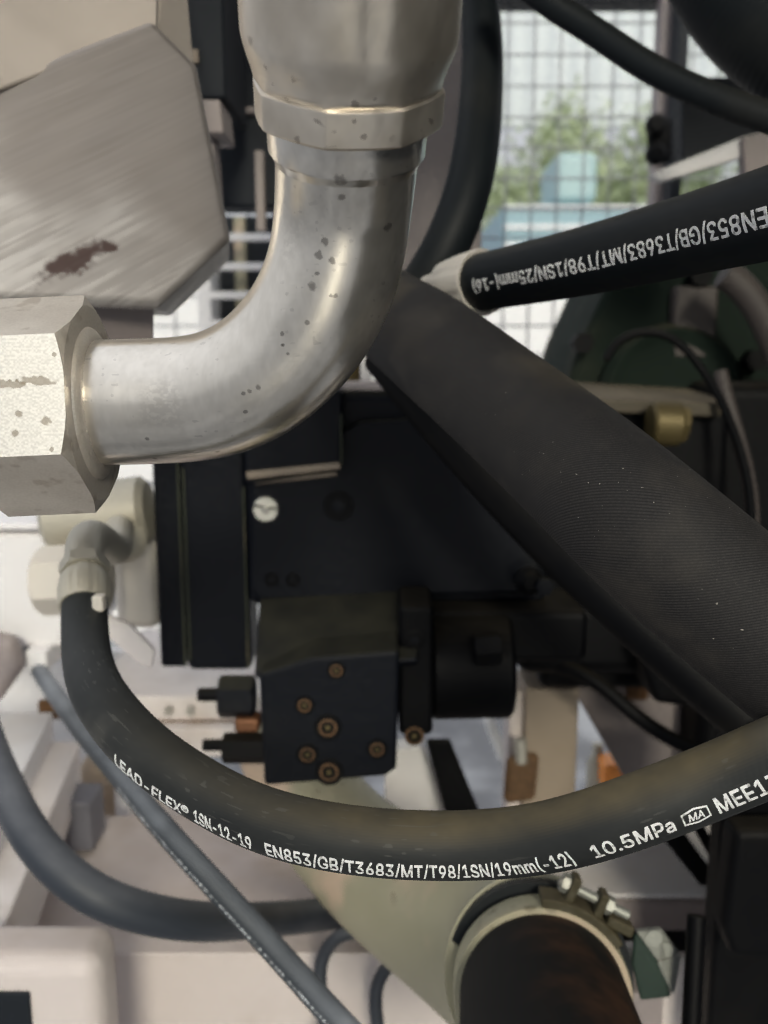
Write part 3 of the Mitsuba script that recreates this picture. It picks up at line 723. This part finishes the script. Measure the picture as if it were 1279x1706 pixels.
# support post and things under the pump at right
po = thing('support_post', 'dull beige square steel post standing below the pump', 'post')
obj('post_body', pbox(872, 1148, 960, 1420, .985, .07, .003), 'post_beige', po)
obj('post_flank', pbox(846, 1152, 871, 1420, 1.00, .05, .002), 'deck_paint', po)
bp_ = thing('bracket_plate', 'brown dusty bracket plate behind the lower right hose', 'bracket')
obj('plate', yprism([(940, 1120), (1060, 1110), (1205, 1120), (1205, 1330), (1060, 1330), (1020, 1230)], 1.05, .03, .004), 'mauve_panel', bp_)
cc = thing('sagging_cable', 'dark cable sagging over the brown bracket at lower right', 'cable')
obj('cable_core', simple_tube([at(930, 1110, .95), at(1010, 1150, .93), at(1070, 1200, .92), at(1150, 1245, .90), at(1280, 1260, .88)], .0075), 'pump_dark', cc, True)
obj('rust_lug', pbox(1046, 1108, 1082, 1168, 1.04, .01, .004), 'rust', bp_)
obj('edge_lip', pbox(940, 1112, 1010, 1122, 1.02, .02, .003), 'post_beige', bp_)
vs = thing('white_pipe', 'short white upright pipe standing behind the beige post', 'pipe')
obj('pipe_body', cyl(aty(812, 1195, 1.5), aty(838, 1262, 1.5), .010), 'truck_white', vs)
ob = thing('olive_bottle', 'small olive brown bottle shape beside the orange box', 'bottle')
obj('bottle_body', lathe([(0, .012), (.004, .016), (.055, .016), (.07, .008), (.085, .008), (.087, .004)], aty(992, 1325, 1.35), [0, 0, 1], 24), 'fitting_olive', ob)
pb = thing('rusty_valve', 'small rusty valve at the foot of the beige post', 'valve')
obj('valve_body', hull([aty(855, 1270, .96), aty(885, 1265, .96), aty(880, 1320, .96), aty(850, 1325, .96)], .008), 'rust_dark', pb)
obj('valve_stem', cyl(aty(866, 1230, .955), aty(868, 1270, .955), .007), 'zinc_dull', pb)
dp = thing('dark_strut', 'dark slanted strut between pump and printed hose', 'strut')
obj('strut_body', hull([aty(716, 1236, .95), aty(745, 1236, .95), aty(800, 1370, .95), aty(752, 1370, .95)], .004), 'pump_dark', dp)
wt = thing('white_plate', 'pale triangular plate under the control block', 'plate')
obj('plate', yprism([(660, 1248), (704, 1243), (765, 1375), (640, 1375), (640, 1290)], .99, .03, .003), 'frame_white', wt)
rb = thing('cross_bar', 'dark bar with dusty lip under the pale beam at lower right', 'beam')
yb = atz(1000, 1490, DZ)[1]
obj('bar_body', pbox(880, 1500, 1215, 1552, yb + .01, .06, .004), 'mauve_panel', rb)
obj('lower_bar', pbox(960, 1538, 1225, 1700, yb + .05, .05, .004), 'pump_dark', rb)
for pts, lab in (([(1104, 1392), (1136, 1388), (1198, 1472), (1168, 1472)], 'black slanted brace under the printed hose, left of two'), ([(1158, 1380), (1170, 1378), (1202, 1432), (1192, 1440)], 'black slanted brace under the printed hose, right of two')):
    bk = thing('slanted_brace', lab, 'brace')
    obj('brace_body', hull([aty(x, y, .80) for x, y in pts] + [aty(x, y, .82) for x, y in pts], .002), 'pump_dark', bk)
cl = thing('dark_column', 'dark upright column at the lower right edge', 'column')
obj('column_body', pbox(1194, 1190, 1420, 1800, .70, .03, .006), 'pump_dark', cl)
obj('column_cover', yprism([(1236, 1380), (1330, 1380), (1330, 1600), (1225, 1600), (1205, 1560)], .66, .03, .008), 'pump_dark', cl)
tr = thing('threaded_rod', 'thin upright dark rod beside the dark column at the bottom right', 'rod')
obj('rod_body', cyl(at(1160, 1524, .62), at(1147, 1790, .60), .0062), 'pump_dark', tr)
gc = thing('pipe_clip', 'white and green clip with two holes beside the rubber sleeve', 'clip')
obj('clip_plate', prism([at(1062, 1553, .63), at(1101, 1547, .635), at(1131, 1590, .64), at(1096, 1602, .63)], F_ * .006, .0015), 'clip_zinc', gc)
obj('clip_side', hull([at(1060, 1560, .634), at(1094, 1604, .634), at(1112, 1655, .632), at(1070, 1660, .634), at(1056, 1604, .634)], .002), 'green_band', gc)
for x, y, hd in ((1089, 1563, .6312), (1108, 1584, .6347)):
    obj('clip_hole', lathe([(-.001, .0042), (.0006, .0042), (.0006, .001)], at(x, y, hd), -F_, 22), 'pump_dark', gc)
    obj('hole_rim', lathe([(.0, .0044), (.0, .0060), (.0007, .0056), (.0007, .0045)], at(x, y, hd), -F_, 26), 'clip_zinc', gc)
obj('clip_edge', hull([at(1098, 1604, .631), at(1131, 1592, .637), at(1120, 1650, .632)], .0015), 'clip_zinc', gc)
pk = thing('pink_bracket', 'dull pink stepped bracket behind the sleeve at the bottom right', 'bracket')
obj('bracket_step', pbox(1030, 1606, 1072, 1640, .69, .03, .003), 'mauve_panel', pk)
obj('bracket_step', pbox(1048, 1655, 1104, 1760, .67, .03, .003), 'mauve_panel', pk)
obj('bracket_tube', cyl(at(1010, 1590, .66), at(1060, 1585, .66), .007), 'frame_paint', pk)

# ------------------------------------------------------------------ 7 fittings at left
vb = thing('valve_fitting', 'dusty cream fittings with large hex nut behind the hose end at left', 'fitting')
obj('port_flange', pbox(186, 838, 262, 1050, .87, .06, .012), 'fitting_cream', vb)
obj('upper_body', cyl(aty(80, 868, .86), aty(250, 848, .86), .032, .006), 'fitting_olive', vb)
obj('hex_union', hexnut(aty(66, 968, .80), [1, 0, .05], .031, .060, .14, .3), 'fitting_cream', vb, 22)
obj('side_port', lathe([(0, .024), (.03, .022), (.034, .016)], aty(205, 880, .86), [.25, -1, -.2], 40), 'fitting_olive', vb)
obj('port_bolt', hexnut(aty(200, 898, .83), [.2, -1, -.1], .010, .012, .12), 'post_beige', vb, 25)
obj('hose_neck', simple_tube([f0 + fa * .030, f0 + fa * .044, aty(182, 912, .66), aty(196, 892, .76), aty(204, 884, .84)], .0122, 80, 40), 'fitting_olive', vb, True)

# ------------------------------------------------------------------ 8 steel hopper, upper left
hp = thing('steel_hopper', 'worn bare steel hopper with beige painted upper sheet at upper left', 'hopper')
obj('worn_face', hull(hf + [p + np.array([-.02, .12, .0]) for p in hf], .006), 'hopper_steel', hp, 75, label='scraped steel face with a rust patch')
hu = [at(-160, 205, .462), at(-160, -260, .50), at(262, -260, .60), at(255, 50, .552), at(0, 151, .503)]
obj('upper_sheet', hull(hu + [p + np.array([-.01, .06, .0]) for p in hu], .002), 'hull_paint', hp, label='beige painted upper sheet')
obj('side_flange', hull([at(262, -200, .60), at(290, -200, .61), at(326, 218, .60), at(314, 225, .59), at(258, 60, .56), at(275, -200, .66), at(300, 100, .66)], .002), 'hull_paint', hp)
obj('under_strip', hull([at(-160, 490, .47), at(250, 500, .56), at(250, 580, .58), at(-160, 580, .50), at(250, 520, .64), at(-160, 520, .6)], .002), 'mauve_panel', hp)

db = thing('dark_cabinet', 'dark upright box and posts between hopper and elbow', 'cabinet')
obj('cabinet_body', pbox(296, -200, 372, 165, .84, .12, .004), 'dark_panel', db)
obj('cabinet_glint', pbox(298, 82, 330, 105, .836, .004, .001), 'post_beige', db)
obj('tall_panel', pbox(352, -200, 470, 345, 1.0, .05, .004), 'dark_panel', db)
obj('ledge', pbox(360, 178, 470, 188, .99, .01, .001), 'mauve_panel', db)
obj('inner_post', pbox(425, 250, 440, 385, .985, .015, .002), 'mauve_panel', db)
gb = thing('grey_bracket', 'mauve grey folded bracket below the dark cabinet', 'bracket')
obj('bracket_plate', yprism([(314, 166), (366, 166), (372, 222), (323, 222)], .825, .06, .002), 'mauve_panel', gb)
obj('bracket_leg', yprism([(330, 222), (352, 222), (364, 400), (345, 420), (330, 330)], .84, .03, .002), 'mauve_panel', gb)

# ------------------------------------------------------------------ 9 mesh window and panels behind
ms = thing('mesh_screen', 'welded wire mesh screen in a dark frame behind the machine', 'screen')
YM = 1.9
X0, X1 = aty(240, 300, YM)[0], aty(1420, 300, YM)[0]
Z1, Z0 = aty(640, 12, YM)[2], aty(640, 700, YM)[2]
pitch_x = (aty(1000, 300, YM)[0] - aty(957, 300, YM)[0]); pitch_z = (aty(900, 300, YM)[2] - aty(900, 350, YM)[2])
x = X0
while x < X1:
    obj('wire', cyl([x, YM, Z0], [x, YM, Z1], .0021, .0002, 8), 'wire_steel', ms, True)
    x += pitch_x
z = Z0 + .02
while z < Z1:
    obj('wire', cyl([X0, YM - .004, z], [X1, YM - .004, z], .0021, .0002, 8), 'wire_steel', ms, True)
    z += pitch_z
obj('frame_rail', box([X0 - .05, YM - .03, Z1], [X1 + .1, YM + .03, Z1 + .06], .003), 'dark_panel', ms)
obj('frame_rail', box([X0 - .05, YM - .02, Z0 - .05], [X1 + .1, YM + .02, Z0], .003), 'mauve_panel', ms)
obj('frame_post', pbox(1090, -40, 1118, 640, YM - .06, .05, .003), 'mauve_panel', ms, label='grey post of the mesh screen')
obj('frame_post', pbox(1117, -40, 1136, 640, YM - .12, .05, .003), 'dark_panel', ms, label='black post of the mesh screen')
hg = thing('door_latch', 'dark lobed latch on the post of the mesh screen', 'latch')
obj('latch_body', hull([aty(1085, 212, 1.72), aty(1110, 205, 1.72), aty(1110, 262, 1.72), aty(1090, 262, 1.72)], .010), 'pump_dark', hg)
for y in (208, 258): obj('latch_knob', lathe([(-.012, .012), (-.006, .018), (.006, .018), (.012, .012)], aty(1092, y, 1.70), [0, -1, 0], 24), 'pump_dark', hg)
pn = thing('cover_sheet', 'mauve grey panel behind the elbow and the fat black hose', 'panel')
obj('panel_sheet', pbox(600, -220, 806, 600, 1.25, .02, .003), 'mauve_panel', pn)
dg = thing('side_cover', 'dark slate panel with pale lower edge behind the corrugated hose', 'panel')
obj('panel_sheet', yprism([(1136, 130), (1500, 130), (1500, 190), (1150, 268), (1136, 268)], 1.05, .02, .002), 'dark_panel', dg)
obj('pale_edge', yprism([(1085, 292), (1240, 226), (1420, 190), (1420, 205), (1240, 242), (1100, 300)], 1.04, .02, .002), 'frame_white', dg)
obj('pink_end', yprism([(1236, 230), (1420, 190), (1420, 320), (1250, 320), (1240, 290)], 1.03, .02, .003), 'mauve_panel', dg)
vg = thing('louvre_grille', 'dark louvre with white horizontal bars beside the elbow', 'grille')
YL = 1.70
obj('back_plate', pbox(348, 360, 520, 620, YL + .10, .02, .003), 'dark_panel', vg)
obj('side_post', pbox(330, 440, 352, 620, YL, .10, .003), 'frame_white', vg)
obj('green_post', pbox(392, 360, 410, 620, YL + .06, .02, .003), 'olive_paint', vg, label='pale green upright behind the bars')
for y in (395, 444, 492, 540): obj('bar', pbox(346, y - 6, 520, y + 6, YL, .015, .002), 'frame_white', vg)

# ------------------------------------------------------------------ 10 the yard beyond
def tree(x, y, h, lab, seed):
    rng = np.random.default_rng(seed)
    t = thing('tree', lab, 'tree', 'trees beyond the mesh screen')
    obj('trunk', lathe([(0, .16), (h * .3, .12), (h * .6, .07), (h * .85, .03)], np.array([x, y, 0]), [0.03, 0, 1], 12), 'bark', t)
    n = 15000
    c = rng.normal(size=(40, 3)) * [h * .24, h * .24, h * .22] + [x, y, h * .62]
    p = c[rng.integers(0, 40, n)] + rng.normal(size=(n, 3)) * h * .06
    a, b = rng.normal(size=(n, 3)), rng.normal(size=(n, 3))
    a /= np.linalg.norm(a, axis=1, keepdims=True); b /= np.linalg.norm(b, axis=1, keepdims=True)
    s = h * .017
    V = np.stack([p - a * s, p + b * s * .6, p + a * s, p - b * s * .6], 1).reshape(-1, 3)
    i = np.arange(n) * 4
    obj('crown', trimesh.Trimesh(V, np.vstack([np.stack([i, i + 1, i + 2], 1), np.stack([i, i + 2, i + 3], 1)]), process=False), 'leaf', t, False)


for k, (x, y, h, lab) in enumerate([(2.4, 15.5, 4.5, 'light green tree beyond the mesh screen, nearest to the fat black hose'), (4.3, 16, 4.4, 'light green tree beyond the mesh screen, above the middle of the truck'),
                                    (6.1, 15.5, 4.5, 'light green tree beyond the mesh screen, nearest to the door latch')]):
    tree(x, y, h, lab, 20 + k)
tk = thing('parked_truck', 'blue grey truck with pale stripes seen blurred through the mesh screen', 'truck')
ty = 7.5
b0, b1 = aty(835, 340, ty), aty(1075, 440, ty)
obj('cargo_body', box([b0[0], ty, .75], [b1[0] + .9, ty + 2.2, b0[2]], .05), 'truck_blue', tk)
for y in (346, 378, 408): obj('stripe', pbox(838, y - 4, 1150, y + 4, ty - .02, .025, .004), 'truck_white', tk)
obj('roof_unit', pbox(925, 252, 996, 338, ty + .6, .8, .07), 'pale_teal', tk)
obj('cab', box([b1[0] + 1.0, ty + .1, .6], [b1[0] + 2.4, ty + 2.1, b0[2] - .1], .15), 'truck_blue', tk)
obj('cab_window', box([b1[0] + 1.3, ty + .08, 1.6], [b1[0] + 2.1, ty + .12, b0[2] - .4], .02), 'glass_dark', tk)
for x in (b0[0] + .5, b1[0] + .3, b1[0] + 1.8):
    obj('wheel', lathe([(0, .2), (0, .42), (.03, .46), (.25, .46), (.28, .42), (.28, .2)], np.array([x, ty + .05, .46]), [0, 1, 0], 32), 'black_rubber', tk)
ol = thing('orange_lamp', 'small orange box behind the printed hose below the bracket', 'box')
obj('lamp_body', pbox(1006, 1276, 1052, 1320, 1.30, .05, .006), 'lamp_orange', ol)
for k, (px, py, s) in enumerate([(135, 1305, .020), (160, 1290, .024), (185, 1300, .02), (150, 1340, .022), (178, 1330, .026), (170, 1365, .02), (188, 1390, .022), (165, 1400, .018)]):
    m = trimesh.creation.icosphere(2, s)
    m.vertices *= 0.75 + 0.5 * meshkit.noise(np.array(m.vertices) * 45 + k * 7)[:, None]
    m.apply_translation(aty(px, py, 1.12))
    key = obj('stone', m, 'stone', None, True)
    labels[key] = {'label': 'pale tan stone in the heap behind the thin diagonal hose, ' + ('topmost left', 'topmost middle', 'topmost right', 'middle left', 'middle right', 'lower left of four', 'lowest right', 'lowest left')[k], 'category': 'stone', 'group': 'stones behind the thin hose'}

sh = thing('shed', 'pale blue grey sheeted canopy of a shed filling the top of the mesh screen', 'shed')
sz = aty(960, 212, 18)[2]
obj('fascia', box([-1.0, 18, sz], [14.0, 18.15, sz + 5.5], .02), 'shed_sheet', sh)
for x in (-.8, 13.8): obj('post', box([x - .12, 18.2, 0], [x + .12, 18.44, sz + 5.4], .02), 'truck_white', sh)
obj('canopy_roof', box([-1.0, 18.16, sz + 5.1], [14.0, 21, sz + 5.3], .02), 'shed_sheet', sh)
lw = thing('low_wall', 'white low wall seen through the mesh below the truck', 'wall')
wa, wc = aty(150, 452, 4.6), aty(1330, 452, 4.6)
obj('wall_body', box([wa[0], 4.6, 0], [wc[0], 4.75, wa[2]], .01), 'truck_white', lw)
